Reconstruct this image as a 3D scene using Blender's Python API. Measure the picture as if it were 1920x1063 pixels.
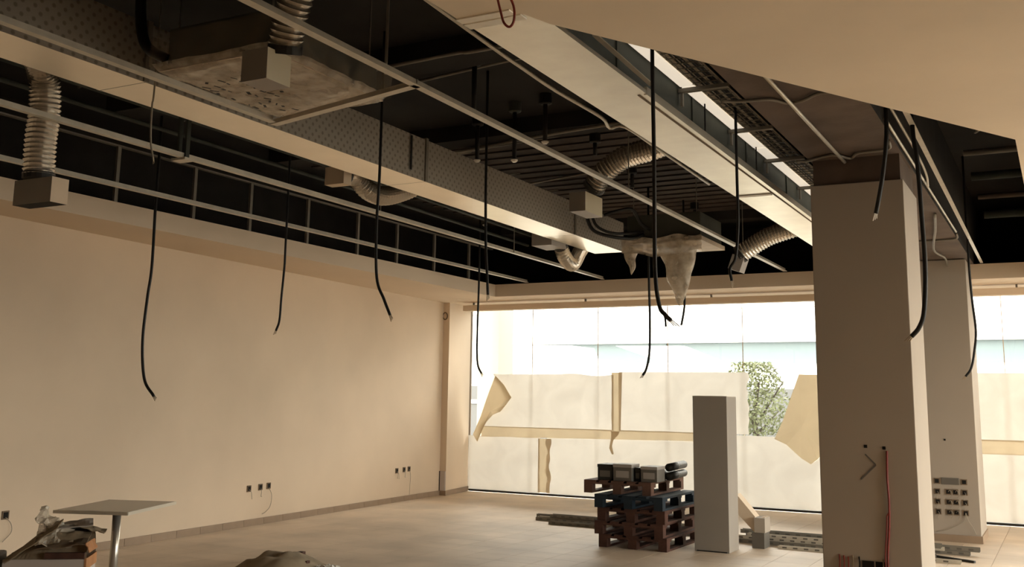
import bpy, bmesh, math, random
from mathutils import Vector, Matrix, noise
random.seed(7)
sc = bpy.context.scene
col = sc.collection
for o in list(bpy.data.objects): bpy.data.objects.remove(o)

# ------------------------------------------------------------------ camera
cam = bpy.data.cameras.new('camera'); camo = bpy.data.objects.new('camera', cam); col.objects.link(camo)
RT = Vector((0.8785483, 0.47735525, 0.01687768)); UP = Vector((0.06561531, -0.15561049, 0.98563685)); FW = Vector((-0.47312527, 0.86482215, 0.16803315))
m = Matrix.Identity(4)
for i in range(3):
    m[i][0] = RT[i]; m[i][1] = UP[i]; m[i][2] = -FW[i]
m[2][3] = 1.6
camo.matrix_world = m
cam.sensor_fit = 'HORIZONTAL'; cam.sensor_width = 36.0
cam.lens = 1942.64 / 1920 * 36.0
cam.shift_x = (960 - 930.38) / 1920; cam.shift_y = -(531.5 - 418.75) / 1920
cam.clip_start = 0.05; cam.clip_end = 300
sc.camera = camo

# ------------------------------------------------------------------ sky and daylight
world = bpy.data.worlds.new('overcast_sky'); sc.world = world; world.use_nodes = True
bg = world.node_tree.nodes['Background']
bg.inputs['Color'].default_value = (1.0, 0.945, 0.86, 1); bg.inputs['Strength'].default_value = 12.0
def portal(name, loc, rot, sx, sy):
    l = bpy.data.lights.new(name, 'AREA'); l.shape = 'RECTANGLE'; l.size = sx; l.size_y = sy
    l.cycles.is_portal = True
    o = bpy.data.objects.new(name, l); col.objects.link(o); o.location = loc; o.rotation_euler = rot
portal('daylight_portal', (-1.75, 16.62, 1.62), (math.radians(-90), 0, 0), 15.6, 3.3)
portal('daylight_portal', (6.12, 10.8, 1.62), (0, math.radians(90), 0), 3.3, 11.5)
sc.view_settings.view_transform = 'Standard'; sc.view_settings.look = 'None'
sc.view_settings.exposure = 0.0; sc.view_settings.gamma = 1.0; sc.view_settings.use_curve_mapping = False
sc.cycles.use_denoising = True
sc.cycles.max_bounces = 10; sc.cycles.diffuse_bounces = 6; sc.cycles.glossy_bounces = 3; sc.cycles.transmission_bounces = 6; sc.cycles.transparent_max_bounces = 12
sc.cycles.caustics_reflective = False; sc.cycles.caustics_refractive = False
sc.cycles.sample_clamp_indirect = 6.0

# ------------------------------------------------------------------ materials
M = {}
def mat(name, c, rough=0.8, metal=0.0, var=0.0, scale=3.0, bump=0.0, bscale=40.0, spec=0.3, world=False):
    mt = bpy.data.materials.new(name); mt.use_nodes = True; nt = mt.node_tree; b = nt.nodes['Principled BSDF']
    b.inputs['Roughness'].default_value = rough; b.inputs['Metallic'].default_value = metal
    b.inputs['Specular IOR Level'].default_value = spec
    b.inputs['Base Color'].default_value = (*c, 1)
    tc = nt.nodes.new('ShaderNodeTexCoord'); vec = tc.outputs['Object']
    if world: vec = nt.nodes.new('ShaderNodeNewGeometry').outputs['Position']
    if var:
        n = nt.nodes.new('ShaderNodeTexNoise'); n.inputs['Scale'].default_value = scale; n.inputs['Detail'].default_value = 5
        r = nt.nodes.new('ShaderNodeValToRGB')
        r.color_ramp.elements[0].position = 0.3; r.color_ramp.elements[1].position = 0.7
        r.color_ramp.elements[0].color = (*[x * (1 - var) for x in c], 1); r.color_ramp.elements[1].color = (*[min(1, x * (1 + var)) for x in c], 1)
        nt.links.new(vec, n.inputs['Vector']); nt.links.new(n.outputs['Fac'], r.inputs['Fac']); nt.links.new(r.outputs['Color'], b.inputs['Base Color'])
    if bump:
        n2 = nt.nodes.new('ShaderNodeTexNoise'); n2.inputs['Scale'].default_value = bscale; n2.inputs['Detail'].default_value = 4
        bp = nt.nodes.new('ShaderNodeBump'); bp.inputs['Strength'].default_value = bump; bp.inputs['Distance'].default_value = 0.01
        nt.links.new(tc.outputs['Object'], n2.inputs['Vector']); nt.links.new(n2.outputs['Fac'], bp.inputs['Height']); nt.links.new(bp.outputs['Normal'], b.inputs['Normal'])
    M[name] = mt
    return mt
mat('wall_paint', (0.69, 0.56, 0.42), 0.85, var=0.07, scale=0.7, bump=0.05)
mat('soffit_paint', (0.70, 0.575, 0.44), 0.85, var=0.03, scale=1.0)
mat('ceiling_board', (0.86, 0.75, 0.60), 0.7, var=0.05, scale=1.2)
mat('beam_board', (0.97, 0.89, 0.75), 0.30, metal=0.9, var=0.05, scale=6.0, spec=0.7)
mat('filler', (0.95, 0.91, 0.82), 0.5, var=0.05, scale=10)
mat('slab_black', (0.022, 0.020, 0.018), 0.95, var=0.3, scale=2.0)
mat('deck_brown', (0.050, 0.038, 0.032), 0.9, var=0.3, scale=6.0)
mat('concrete_dark', (0.12, 0.09, 0.072), 0.9, var=0.25, scale=3.0, bump=0.2)
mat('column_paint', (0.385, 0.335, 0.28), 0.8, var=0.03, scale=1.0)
mat('casing_grey', (0.30, 0.27, 0.235), 0.75, var=0.03)
mat('tile', (0.68, 0.56, 0.435), 0.55, var=0.17, scale=1.1, bump=0.03, bscale=8, spec=0.4, world=True)
mat('tile_b', (0.64, 0.525, 0.405), 0.55, var=0.17, scale=1.1, bump=0.03, bscale=8, spec=0.4, world=True)
mat('grout', (0.44, 0.375, 0.305), 0.9)
mat('skirting', (0.31, 0.225, 0.155), 0.5, var=0.10, scale=4)
mat('galvanised', (0.60, 0.555, 0.47), 0.4, metal=0.3, var=0.08, scale=12)
mat('galv_dull', (0.24, 0.22, 0.185), 0.55, metal=0.3, var=0.1, scale=9)
mat('duct_white', (0.97, 0.88, 0.74), 0.32, metal=0.8, var=0.03, scale=3, spec=0.7)
mat('flex_foil', (0.74, 0.69, 0.61), 0.26, metal=0.75, bump=0.2, bscale=60)
mat('plenum_grey', (0.34, 0.31, 0.28), 0.55, var=0.05)
mat('plenum_lit', (0.62, 0.56, 0.42), 0.6, var=0.05)  # lighter plenum tone, painted on the box sides that face the light
mat('black_rubber', (0.012, 0.011, 0.010), 0.5)
mat('black_metal', (0.010, 0.009, 0.008), 0.6)
mat('duct_dark', (0.045, 0.05, 0.042), 0.7, var=0.2, scale=5)
mat('grey_wire', (0.32, 0.28, 0.22), 0.6)
mat('copper', (0.35, 0.28, 0.2), 0.4, metal=0.5)
mat('red_cable', (0.24, 0.04, 0.03), 0.5)
mat('white_enamel', (0.88, 0.85, 0.78), 0.25, spec=0.6)
def glow_mat(name, c, e):
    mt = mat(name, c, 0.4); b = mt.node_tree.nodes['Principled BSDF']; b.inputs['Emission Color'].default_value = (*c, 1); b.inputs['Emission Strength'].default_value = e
glow_mat('strip_glow', (1.0, 0.90, 0.74), 0.62)  # glow added to the pale strip; plain surfaces came out too dim
mat('white_plastic', (0.74, 0.70, 0.63), 0.4)
mat('wood_red', (0.075, 0.033, 0.022), 0.8, var=0.35, scale=9, bump=0.3)
mat('wood_light', (0.12, 0.062, 0.042), 0.8, var=0.3, scale=9, bump=0.3)
mat('wood_blue', (0.012, 0.022, 0.032), 0.7, var=0.35, scale=9)
mat('dark_hole', (0.012, 0.010, 0.008), 0.9)
mat('box_brown', (0.18, 0.13, 0.085), 0.85, var=0.1)
mat('cardboard', (0.26, 0.20, 0.13), 0.9, var=0.15, scale=8)
mat('cardboard_orange', (0.42, 0.20, 0.09), 0.9, var=0.1, scale=8)
mat('carton_white', (0.52, 0.46, 0.42), 0.7, var=0.04)
mat('table_laminate', (0.34, 0.31, 0.25), 0.22, spec=0.5)
mat('table_edge', (0.62, 0.57, 0.47), 0.3, metal=0.3)
mat('steel_tube', (0.50, 0.47, 0.42), 0.3, metal=0.8)
mat('unit_dark', (0.06, 0.062, 0.05), 0.7, var=0.2)
mat('unit_foam', (0.55, 0.46, 0.36), 0.6, var=0.1, scale=10)
mat('tin_grey', (0.15, 0.138, 0.12), 0.5, metal=0.3)
mat('tin_dark', (0.03, 0.028, 0.025), 0.5)
mat('pencil', (0.16, 0.15, 0.14), 0.9)
mat('facade_white', (0.85, 0.84, 0.81), 0.8)
mat('facade_glass', (0.125, 0.158, 0.165), 0.4)
mat('facade_grey', (0.10, 0.10, 0.10), 0.6)
mat('cream_render', (0.30, 0.275, 0.21), 0.8)
mat('canvas_white', (0.88, 0.88, 0.86), 0.8)
mat('leaf', (0.09, 0.10, 0.045), 0.6, var=0.4, scale=4)
mat('bark', (0.05, 0.04, 0.03), 0.9)
mat('asphalt', (0.30, 0.29, 0.27), 0.9, var=0.1)

def foil_dotted():
    mt = bpy.data.materials.new('foil_dotted'); mt.use_nodes = True; nt = mt.node_tree; b = nt.nodes['Principled BSDF']
    tc = nt.nodes.new('ShaderNodeTexCoord'); mp = nt.nodes.new('ShaderNodeMapping'); mp.inputs['Scale'].default_value = (0, 1, 1); mp.inputs['Rotation'].default_value = (math.radians(45), 0, 0)
    v = nt.nodes.new('ShaderNodeTexVoronoi'); v.inputs['Scale'].default_value = 17; v.inputs['Randomness'].default_value = 0.05
    r = nt.nodes.new('ShaderNodeValToRGB'); r.color_ramp.elements[0].position = 0.16; r.color_ramp.elements[1].position = 0.30
    r.color_ramp.elements[0].color = (0.21, 0.185, 0.15, 1); r.color_ramp.elements[1].color = (0.36, 0.325, 0.275, 1)
    nt.links.new(tc.outputs['Object'], mp.inputs['Vector']); nt.links.new(mp.outputs['Vector'], v.inputs['Vector'])
    nt.links.new(v.outputs['Distance'], r.inputs['Fac']); nt.links.new(r.outputs['Color'], b.inputs['Base Color'])
    b.inputs['Roughness'].default_value = 0.5; b.inputs['Metallic'].default_value = 0.2
    M['foil_dotted'] = mt
foil_dotted()
def glass():
    mt = bpy.data.materials.new('clear_glass'); mt.use_nodes = True; nt = mt.node_tree; nt.nodes.remove(nt.nodes['Principled BSDF']); out = nt.nodes['Material Output']
    t = nt.nodes.new('ShaderNodeBsdfTransparent'); t.inputs['Color'].default_value = (0.95, 0.965, 0.955, 1)
    g = nt.nodes.new('ShaderNodeBsdfGlossy'); g.inputs['Roughness'].default_value = 0.02
    f = nt.nodes.new('ShaderNodeFresnel'); f.inputs['IOR'].default_value = 1.3
    x = nt.nodes.new('ShaderNodeMixShader'); nt.links.new(f.outputs['Fac'], x.inputs['Fac']); nt.links.new(t.outputs[0], x.inputs[1]); nt.links.new(g.outputs[0], x.inputs[2]); nt.links.new(x.outputs[0], out.inputs['Surface'])
    M['glass'] = mt
glass()
def paper(name, ct, cd):
    mt = bpy.data.materials.new(name); mt.use_nodes = True; nt = mt.node_tree; nt.nodes.remove(nt.nodes['Principled BSDF']); out = nt.nodes['Material Output']
    t = nt.nodes.new('ShaderNodeBsdfTranslucent'); d = nt.nodes.new('ShaderNodeBsdfDiffuse'); a = nt.nodes.new('ShaderNodeAddShader')
    d.inputs['Color'].default_value = (*cd, 1)
    tc = nt.nodes.new('ShaderNodeTexCoord'); n = nt.nodes.new('ShaderNodeTexNoise'); n.inputs['Scale'].default_value = 2.2; n.inputs['Detail'].default_value = 6; n.inputs['Distortion'].default_value = 1.2
    r = nt.nodes.new('ShaderNodeValToRGB'); r.color_ramp.elements[0].position = 0.3; r.color_ramp.elements[1].position = 0.7
    r.color_ramp.elements[0].color = (*[x * 0.86 for x in ct], 1); r.color_ramp.elements[1].color = (*[x * 1.08 for x in ct], 1)  # noise in the colour draws crease darkening and uneven paper thickness
    nt.links.new(tc.outputs['Object'], n.inputs['Vector']); nt.links.new(n.outputs['Fac'], r.inputs['Fac']); nt.links.new(r.outputs['Color'], t.inputs['Color'])
    nt.links.new(t.outputs[0], a.inputs[0]); nt.links.new(d.outputs[0], a.inputs[1]); nt.links.new(a.outputs[0], out.inputs['Surface'])
    M[name] = mt
paper('masking_paper', (0.275, 0.262, 0.240), (0.45, 0.40, 0.33))
paper('paper_flap', (0.185, 0.150, 0.100), (0.45, 0.37, 0.25))
paper('paper_overlap', (0.195, 0.162, 0.112), (0.45, 0.37, 0.26))  # one darker layer; its colour stands in for two overlapped sheets
def film(key='film', lo=.3, hi=.85):
    mt = bpy.data.materials.new('plastic_' + key); mt.use_nodes = True; nt = mt.node_tree; b = nt.nodes['Principled BSDF']; out = nt.nodes['Material Output']
    b.inputs['Base Color'].default_value = (0.62, 0.54, 0.43, 1); b.inputs['Roughness'].default_value = 0.25
    t = nt.nodes.new('ShaderNodeBsdfTransparent'); x = nt.nodes.new('ShaderNodeMixShader')
    tc = nt.nodes.new('ShaderNodeTexCoord'); n = nt.nodes.new('ShaderNodeTexNoise'); n.inputs['Scale'].default_value = 9; n.inputs['Detail'].default_value = 6
    r = nt.nodes.new('ShaderNodeMapRange'); r.inputs['From Min'].default_value = 0.3; r.inputs['From Max'].default_value = 0.7; r.inputs['To Min'].default_value = lo; r.inputs['To Max'].default_value = hi
    nt.links.new(tc.outputs['Object'], n.inputs['Vector']); nt.links.new(n.outputs['Fac'], r.inputs['Value']); nt.links.new(r.outputs[0], x.inputs['Fac'])
    nt.links.new(t.outputs[0], x.inputs[1]); nt.links.new(b.outputs[0], x.inputs[2]); nt.links.new(x.outputs[0], out.inputs['Surface'])
    M[key] = mt
film(); film('film_thin', .04, .32)

# ------------------------------------------------------------------ mesh helpers
class MB:
    def __init__(s): s.v = []; s.f = []; s.mi = []; s.k = 0
    def add(s, vs, fs):
        n = len(s.v); s.v += [tuple(v) for v in vs]; s.f += [tuple(i + n for i in f) for f in fs]; s.mi += [s.k] * len(fs)
        return s
    def box(s, x0, x1, y0, y1, z0, z1, bev=0.0):
        if not bev:
            return s.add([(x, y, z) for z in (z0, z1) for y in (y0, y1) for x in (x0, x1)],
                         [(0, 2, 3, 1), (4, 5, 7, 6), (0, 1, 5, 4), (2, 6, 7, 3), (0, 4, 6, 2), (1, 3, 7, 5)])
        bm = bmesh.new(); r = bmesh.ops.create_cube(bm, size=1.0)
        for v in bm.verts: v.co = ((x0 + x1) / 2 + v.co.x * (x1 - x0), (y0 + y1) / 2 + v.co.y * (y1 - y0), (z0 + z1) / 2 + v.co.z * (z1 - z0))
        bmesh.ops.bevel(bm, geom=bm.edges[:], offset=bev, segments=2, affect='EDGES', profile=0.6)
        bm.verts.index_update(); s.add([v.co[:] for v in bm.verts], [[v.index for v in f.verts] for f in bm.faces]); bm.free()
        return s
    def prism(s, poly, a, b, axis='z'):
        n = len(poly)
        def P(p, h): return {'z': (p[0], p[1], h), 'y': (p[0], h, p[1]), 'x': (h, p[0], p[1])}[axis]
        ar = sum(poly[i][0] * poly[(i + 1) % n][1] - poly[(i + 1) % n][0] * poly[i][1] for i in range(n))
        if (ar < 0) != (axis == 'y'): poly = poly[::-1]
        vs = [P(p, a) for p in poly] + [P(p, b) for p in poly]
        fs = [tuple(range(n))[::-1], tuple(range(n, 2 * n))] + [(i, (i + 1) % n, n + (i + 1) % n, n + i) for i in range(n)]
        return s.add(vs, fs)
    def bar(s, p, q, w, h=None, up=(0, 0, 1)):
        h = h or w; p = Vector(p); q = Vector(q); d = (q - p).normalized(); u = Vector(up)
        if abs(d.dot(u)) > 0.98: u = Vector((0, 1, 0))
        a = d.cross(u).normalized(); b = a.cross(d)
        vs = [c + a * (i * w / 2) + b * (j * h / 2) for c in (p, q) for i, j in ((-1, -1), (1, -1), (1, 1), (-1, 1))]
        return s.add(vs, [(0, 1, 2, 3)[::-1], (4, 5, 6, 7)] + [(i, (i + 1) % 4, 4 + (i + 1) % 4, 4 + i) for i in range(4)][::1])
    def sweep(s, pts, r, n=8, caps=True):
        pts = [Vector(p) for p in pts]; N = len(pts); rs = r if isinstance(r, (list, tuple)) else [r] * N
        t = [(pts[min(i + 1, N - 1)] - pts[max(i - 1, 0)]).normalized() for i in range(N)]
        u = t[0].orthogonal().normalized(); vs = []
        for i in range(N):
            u = (u - t[i] * u.dot(t[i])).normalized(); w = t[i].cross(u)
            for k in range(n):
                a = 2 * math.pi * k / n; vs.append(pts[i] + (u * math.cos(a) + w * math.sin(a)) * rs[i])
        fs = [(i * n + k, i * n + (k + 1) % n, (i + 1) * n + (k + 1) % n, (i + 1) * n + k) for i in range(N - 1) for k in range(n)]
        if caps: fs += [tuple(range(n))[::-1], tuple(range((N - 1) * n, N * n))]
        return s.add(vs, fs)
    def lathe(s, prof, c=(0, 0, 0), n=16):
        vs = []; N = len(prof)
        for r, z in prof:
            for k in range(n): a = 2 * math.pi * k / n; vs.append((c[0] + r * math.cos(a), c[1] + r * math.sin(a), c[2] + z))
        fs = [(i * n + k, i * n + (k + 1) % n, (i + 1) * n + (k + 1) % n, (i + 1) * n + k) for i in range(N - 1) for k in range(n)]
        fs += [tuple(range(n))[::-1], tuple(range((N - 1) * n, N * n))]
        return s.add(vs, fs)
    def grid(s, fn, nu, nv):
        vs = [fn(i / nu, j / nv) for j in range(nv + 1) for i in range(nu + 1)]
        return s.add(vs, [(j * (nu + 1) + i, j * (nu + 1) + i + 1, (j + 1) * (nu + 1) + i + 1, (j + 1) * (nu + 1) + i) for j in range(nv) for i in range(nu)])
    def mesh(s, name, mats, smooth=False):
        me = bpy.data.meshes.new(name); me.from_pydata(s.v, [], s.f)
        for x in (mats if isinstance(mats, (list, tuple)) else [mats]): me.materials.append(M[x])
        if any(s.mi): me.polygons.foreach_set('material_index', s.mi)
        if smooth: me.polygons.foreach_set('use_smooth', [True] * len(me.polygons))
        me.update(); return me
    def obj(s, name, mats, parent=None, smooth=False):
        return link(name, s.mesh(name, mats, smooth), parent)
def link(name, me, parent=None, loc=None, rz=0.0):
    o = bpy.data.objects.new(name, me); col.objects.link(o)
    if parent: o.parent = parent
    if loc: o.location = loc
    if rz: o.rotation_euler[2] = rz
    return o
def tag(o, label, cat, group=None, kind=None):
    o['label'] = label; o['category'] = cat
    if group: o['group'] = group
    if kind: o['kind'] = kind
    return o
def thing(name, label, cat, group=None, loc=(0, 0, 0), rz=0.0, kind=None):
    o = bpy.data.objects.new(name, None); col.objects.link(o); o.location = loc; o.rotation_euler[2] = rz; o.empty_display_size = 0.1
    return tag(o, label, cat, group, kind)
def recentre(o, p):
    """move a one-mesh thing's origin to p without moving it"""
    o.data.transform(Matrix.Translation(-Vector(p))); o.location = p
def smooth_path(pts, n=8):
    pts = [Vector(p) for p in pts]; P = [pts[0] * 2 - pts[1]] + pts + [pts[-1] * 2 - pts[-2]]; out = []
    for i in range(1, len(P) - 2):
        a, b, c, d = P[i - 1:i + 3]
        for k in range(n):
            t = k / n; out.append(0.5 * (2 * b + (c - a) * t + (2 * a - 5 * b + 4 * c - d) * t * t + (3 * b - a - 3 * c + d) * t ** 3))
    return out + [pts[-1]]
def nz(x, y, z=0.0): return noise.noise(Vector((x, y, z)))

# ------------------------------------------------------------------ key dimensions
ZC = 3.25          # underside of finished ceilings and soffits
ZS = 4.40          # underside of the slab
ZG = 3.45          # ceiling grid rails
def ztop(x, y):
    """underside of whatever covers the void at this spot: joist, ribbed deck or slab"""
    if -7.9 < x < -2.3:
        if any(a - .03 < y < a + .33 for a in (3.2, 6.62, 8.95, 14.6)): return ZS - .162
        if y > 9.22: return ZS - .05
    if -1.65 < x < -.93: return ZG
    return ZS - .001
def W(y): return -8.9 - 0.07 * (y - 7.9)       # face of the left wall

# ------------------------------------------------------------------ floor
fl = MB().box(-9.9, 6.3, -4.2, 16.7, -0.2, -0.012).obj('floor', 'grout')
tag(fl, 'dusty beige tiled floor of the empty shop unit', 'floor', kind='structure')
TS = 0.4; tile_me = [MB().box(0.002, TS - 0.002, 0.002, TS - 0.002, -0.012, 0.0).mesh('tile', x) for x in ('tile', 'tile_b')]
rest = MB(); cells = []
for i in range(-25, 16):
    for j in range(-10, 42):
        x, y = i * TS, j * TS
        if y + TS > 16.6 or x + TS > 6.2: continue
        # seen from the camera: right of the left frame edge, above the lower frame edge
        d = Vector((x + .2, y + .2, -1.6)); w = d.dot(FW)
        u = 930.4 + 1942.6 * d.dot(RT) / w if w > 0 else -1; v = 418.8 - 1942.6 * d.dot(UP) / w if w > 0 else 9999
        if -60 < u < 1980 and v < 1110: cells.append((w, x, y))
        else: rest.box(x + .002, x + TS - .002, y + .002, y + TS - .002, -0.012, 0.0)
cells.sort()
for k, (w, x, y) in enumerate(cells):
    if k < 300: link('tile', tile_me[random.random() < 0.35], fl, (x, y, 0))
    else: rest.box(x + .002, x + TS - .002, y + .002, y + TS - .002, -0.012, 0.0)
rest.obj('tile_field', 'tile', fl)['kind'] = 'stuff'

# ------------------------------------------------------------------ walls, slab
wl = MB().prism([(W(-4), -4), (W(15.4), 15.4), (W(15.4) - .3, 15.4), (W(-4) - .6, -4)], 0, ZC + .15).obj('wall_left', 'wall_paint')
MB().prism([(W(-4), -4), (W(15.4), 15.4), (-9.5, 16.5), (-9.9, 16.5), (-9.9, 15.4), (W(-4) - .6, -4)], ZC + .15, ZS).obj('upper_wall', 'slab_black', wl)  # upper part blackened in colour to stand for the unlit void
tag(wl,
    'long bare cream painted wall along the left side', 'wall', kind='structure')
tag(MB().box(-9.9, 6.3, -4.2, -4.0, 0, ZS).obj('wall_back', 'wall_paint'), 'cream wall behind the viewpoint', 'wall', kind='structure')
wr = MB(); wr.box(6.0, 6.2, -4, 5.2, 0, ZS); wr.box(6.0, 6.2, 5.2, 16.5, 3.3, ZS); wr.obj('wall_right', 'wall_paint')
tag(bpy.data.objects['wall_right'], 'right side wall above a glazed shopfront', 'wall', kind='structure')
tag(MB().box(-9.9, 6.3, 16.5, 16.7, 3.28, ZS).obj('wall_front', 'slab_black'), 'dark wall strip above the shop window', 'wall', kind='structure')
sl = MB().box(-9.9, 6.3, -4.2, 16.7, ZS, ZS + .25).obj('ceiling', 'slab_black')
tag(sl, 'black structural slab above the open ceiling void', 'ceiling', kind='structure')
dkt = MB().box(-7.9, -2.3, 9.26, 14.58, ZS - .03, ZS - .002).obj('deck_sheet', 'deck_brown'); tag(dkt, 'dark brown ribbed deck under the slab toward the window', 'deck')
rib_me = MB().box(-7.9, -2.3, 0, 0.14, ZS - .048, ZS - .03).mesh('rib', 'deck_brown')
for k in range(18): link('rib', rib_me, dkt, (0, 9.45 + k * .28, 0))
jm = MB().box(-7.9, -2.3, 0, 0.30, ZS - .16, ZS - .002).mesh('joist', 'slab_black')
for y, l in ((3.2, 'black joist above the wrapped near air conditioner'), (6.62, 'black joist behind the nearest slab conduit'), (8.95, 'black joist behind the bright detector pipe'), (14.6, 'black joist closest to the window soffit')):
    tag(link('joist', jm, None, (0, y, 0)), l, 'joist', 'black joists under the slab')
# concrete beam on the column line
q = MB().box(-1.62, -0.955, -4, 16.5, ZG, ZS); q.mi = [0, 1, 1, 1, 1, 1]  # sides blackened in colour to sit in the unlit void; underside stays concrete
tag(q.obj('concrete_beam', ['concrete_dark', 'slab_black']), 'dark brown concrete downstand beam running over the two square columns', 'beam')
# plasterboard ceiling close to the camera, cut diagonally
cpoly = [(-2.25, -4), (-2.25, 3.80), (-1.96, 3.80), (-1.91, 3.955), (-.178, 7.03), (-.178, 14.7), (6.0, 14.7), (6.0, -4)]
tag(MB().prism(cpoly, ZC, ZC + .10).obj('ceiling', 'ceiling_board'), 'unpainted plasterboard ceiling with a diagonal edge overhead at the top right', 'ceiling', kind='structure')
# soffits
tag(MB().prism([(W(-4), -4), (W(15.4), 15.4), (-9.75, 15.4), (-9.75, 16.5), (-8.04, 16.5), (-8.04, -4)], ZC, ZC + .196).obj('trim_1', 'soffit_paint'),
    'plaster soffit strip running along the top of the left wall', 'soffit', kind='structure')
tag(MB().box(-8.04, 6.0, 14.7, 16.5, ZC, ZC + .196).obj('trim_2', 'soffit_paint'), 'plaster soffit strip along the shop window wall', 'soffit', kind='structure')
pel = MB().box(-9.06, 6.0, 15.42, 15.58, ZC - .145, ZC - .05).obj('trim_3', 'soffit_paint')
pbm = MB().box(-.012, .012, 15.50, 15.54, ZC - .05, ZC).mesh('hanger_tab', 'galv_dull')
for k in range(8): link('hanger_tab', pbm, pel, (-8.9 + k * 2.1, 0, 0))
tag(pel, 'low pelmet board hanging just below the window soffit', 'pelmet', kind='structure')

# skirting tiles
bb = MB().prism([(W(-4), -4), (W(15.36), 15.36), (W(15.36) + .006, 15.36), (W(-4) + .006, -4)], 0, .078).obj('baseboard_left', 'grout')
tag(bb, 'brown tile skirting at the foot of the left wall', 'baseboard', kind='structure')
sk = MB().box(0, .014, .002, .398, 0, .08).mesh('skirting_tile', 'skirting')
y = 15.36 - .4
while y > 5.4:
    o = link('skirting_tile', sk, bb, (W(y) + .004, y, 0)); o.rotation_euler[2] = math.atan(.07); y -= .4

# corner pillar
cp = thing('column', 'plastered corner pillar between the left wall and the shop window', 'pillar', loc=(-9.45, 15.9, 0))
def part(mb, name, mats, parent, smooth=False):
    """geometry given in world space, parented to an empty with a location"""
    o = mb.obj(name, mats, parent, smooth); o.matrix_parent_inverse = Matrix.LocRotScale(parent.location, parent.rotation_euler, None).inverted(); return o
part(MB().prism([(-9.75, 15.38), (-9.30, 15.38), (-9.50, 16.48), (-9.75, 16.48)], 0, ZC), 'shaft', 'wall_paint', cp)
part(MB().prism([(-9.47, 15.362), (-9.29, 15.362), (-9.29, 15.38), (-9.305, 15.45), (-9.49, 16.46), (-9.475, 16.46)], 0, .08), 'skirting', 'skirting', cp)
part(MB().box(-9.405, -9.305, 15.36, 15.379, .08, .40), 'base_panel', 'carton_white', cp)
part(MB().box(-9.435, -9.408, 15.36, 15.379, .0, .40), 'slot', 'dark_hole', cp)
rp = [(-9.385 + .045 * math.cos(a), 15.368, 3.02 + .06 * math.sin(a)) for a in [i * math.pi / 8 for i in range(17)]]
part(MB().sweep(rp, .010, 6, False), 'round_cover', 'box_brown', cp)

# ------------------------------------------------------------------ columns
c1 = thing('column', 'near square plastered column with a red cable down its shaded front', 'column', loc=(-1.2875, 8.35, 0))
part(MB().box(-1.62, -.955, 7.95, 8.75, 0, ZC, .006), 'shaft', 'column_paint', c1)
part(MB().box(-1.60, -.975, 7.98, 8.72, ZC - .02, ZG), 'bare_concrete_head', 'concrete_dark', c1)
part(MB().box(-1.627, -.948, 7.945, 8.755, 0, .08), 'skirting', 'skirting', c1)
rc = smooth_path([(-1.15, 7.944, 1.29), (-1.155, 7.938, 1.1), (-1.15, 7.937, .93), (-1.158, 7.938, .75), (-1.175, 7.938, .55), (-1.17, 7.938, .30), (-1.16, 7.938, .12)], 6)
part(MB().sweep(rc, .0085, 6), 'red_cable', 'red_cable', c1)
part(MB().sweep([p + Vector((-.016 if i > 8 else 0, -.004, 0)) for i, p in enumerate(rc[6:])], .005, 6), 'red_cable', 'red_cable', c1)
for x, z in ((-1.295, 1.317), (-1.17, 1.31)): part(MB().box(x - .011, x + .011, 7.946, 7.9495, z - .011, z + .011), 'drilled_hole', 'dark_hole', c1)
part(MB().bar((-1.30, 7.948, 1.262), (-1.23, 7.948, 1.19), .004, .010), 'pencil_mark', 'pencil', c1)
part(MB().bar((-1.23, 7.948, 1.19), (-1.335, 7.948, 1.085), .004, .012), 'pencil_mark', 'pencil', c1)
for k, (x, mt) in enumerate([(-1.505, 'red_cable'), (-1.475, 'red_cable'), (-1.445, 'red_cable'), (-1.415, 'cardboard'), (-1.37, 'black_rubber'), (-1.21, 'cardboard')]):
    part(MB().sweep(smooth_path([(x, 7.948, .555 - .006 * (k % 3)), (x + .004, 7.935, .50), (x, 7.932, .42), (x + .006, 7.94, .36)], 4), .005, 5), 'loose_wire', mt, c1)
for x0, x1 in ((-1.35, -1.27), (-1.26, -1.19)): part(MB().box(x0, x1, 7.944, 7.951, .44, .525), 'back_box', 'dark_hole', c1)

c2 = thing('column', 'far plastered column by the window, dotted with electrical boxes low on its front', 'column', loc=(-1.355, 14.5, 0))
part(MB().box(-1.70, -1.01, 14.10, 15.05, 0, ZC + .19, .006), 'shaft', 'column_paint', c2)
part(MB().box(-1.68, -1.03, 14.13, 15.0, ZC + .1, ZG), 'bare_concrete_head', 'concrete_dark', c2)
part(MB().box(-1.712, -.995, 14.082, 15.06, 0, .085), 'skirting', 'skirting', c2)
part(MB().box(-1.372, -1.35, 14.094, 14.099, 1.20, 1.222), 'drilled_hole', 'dark_hole', c2)

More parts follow.
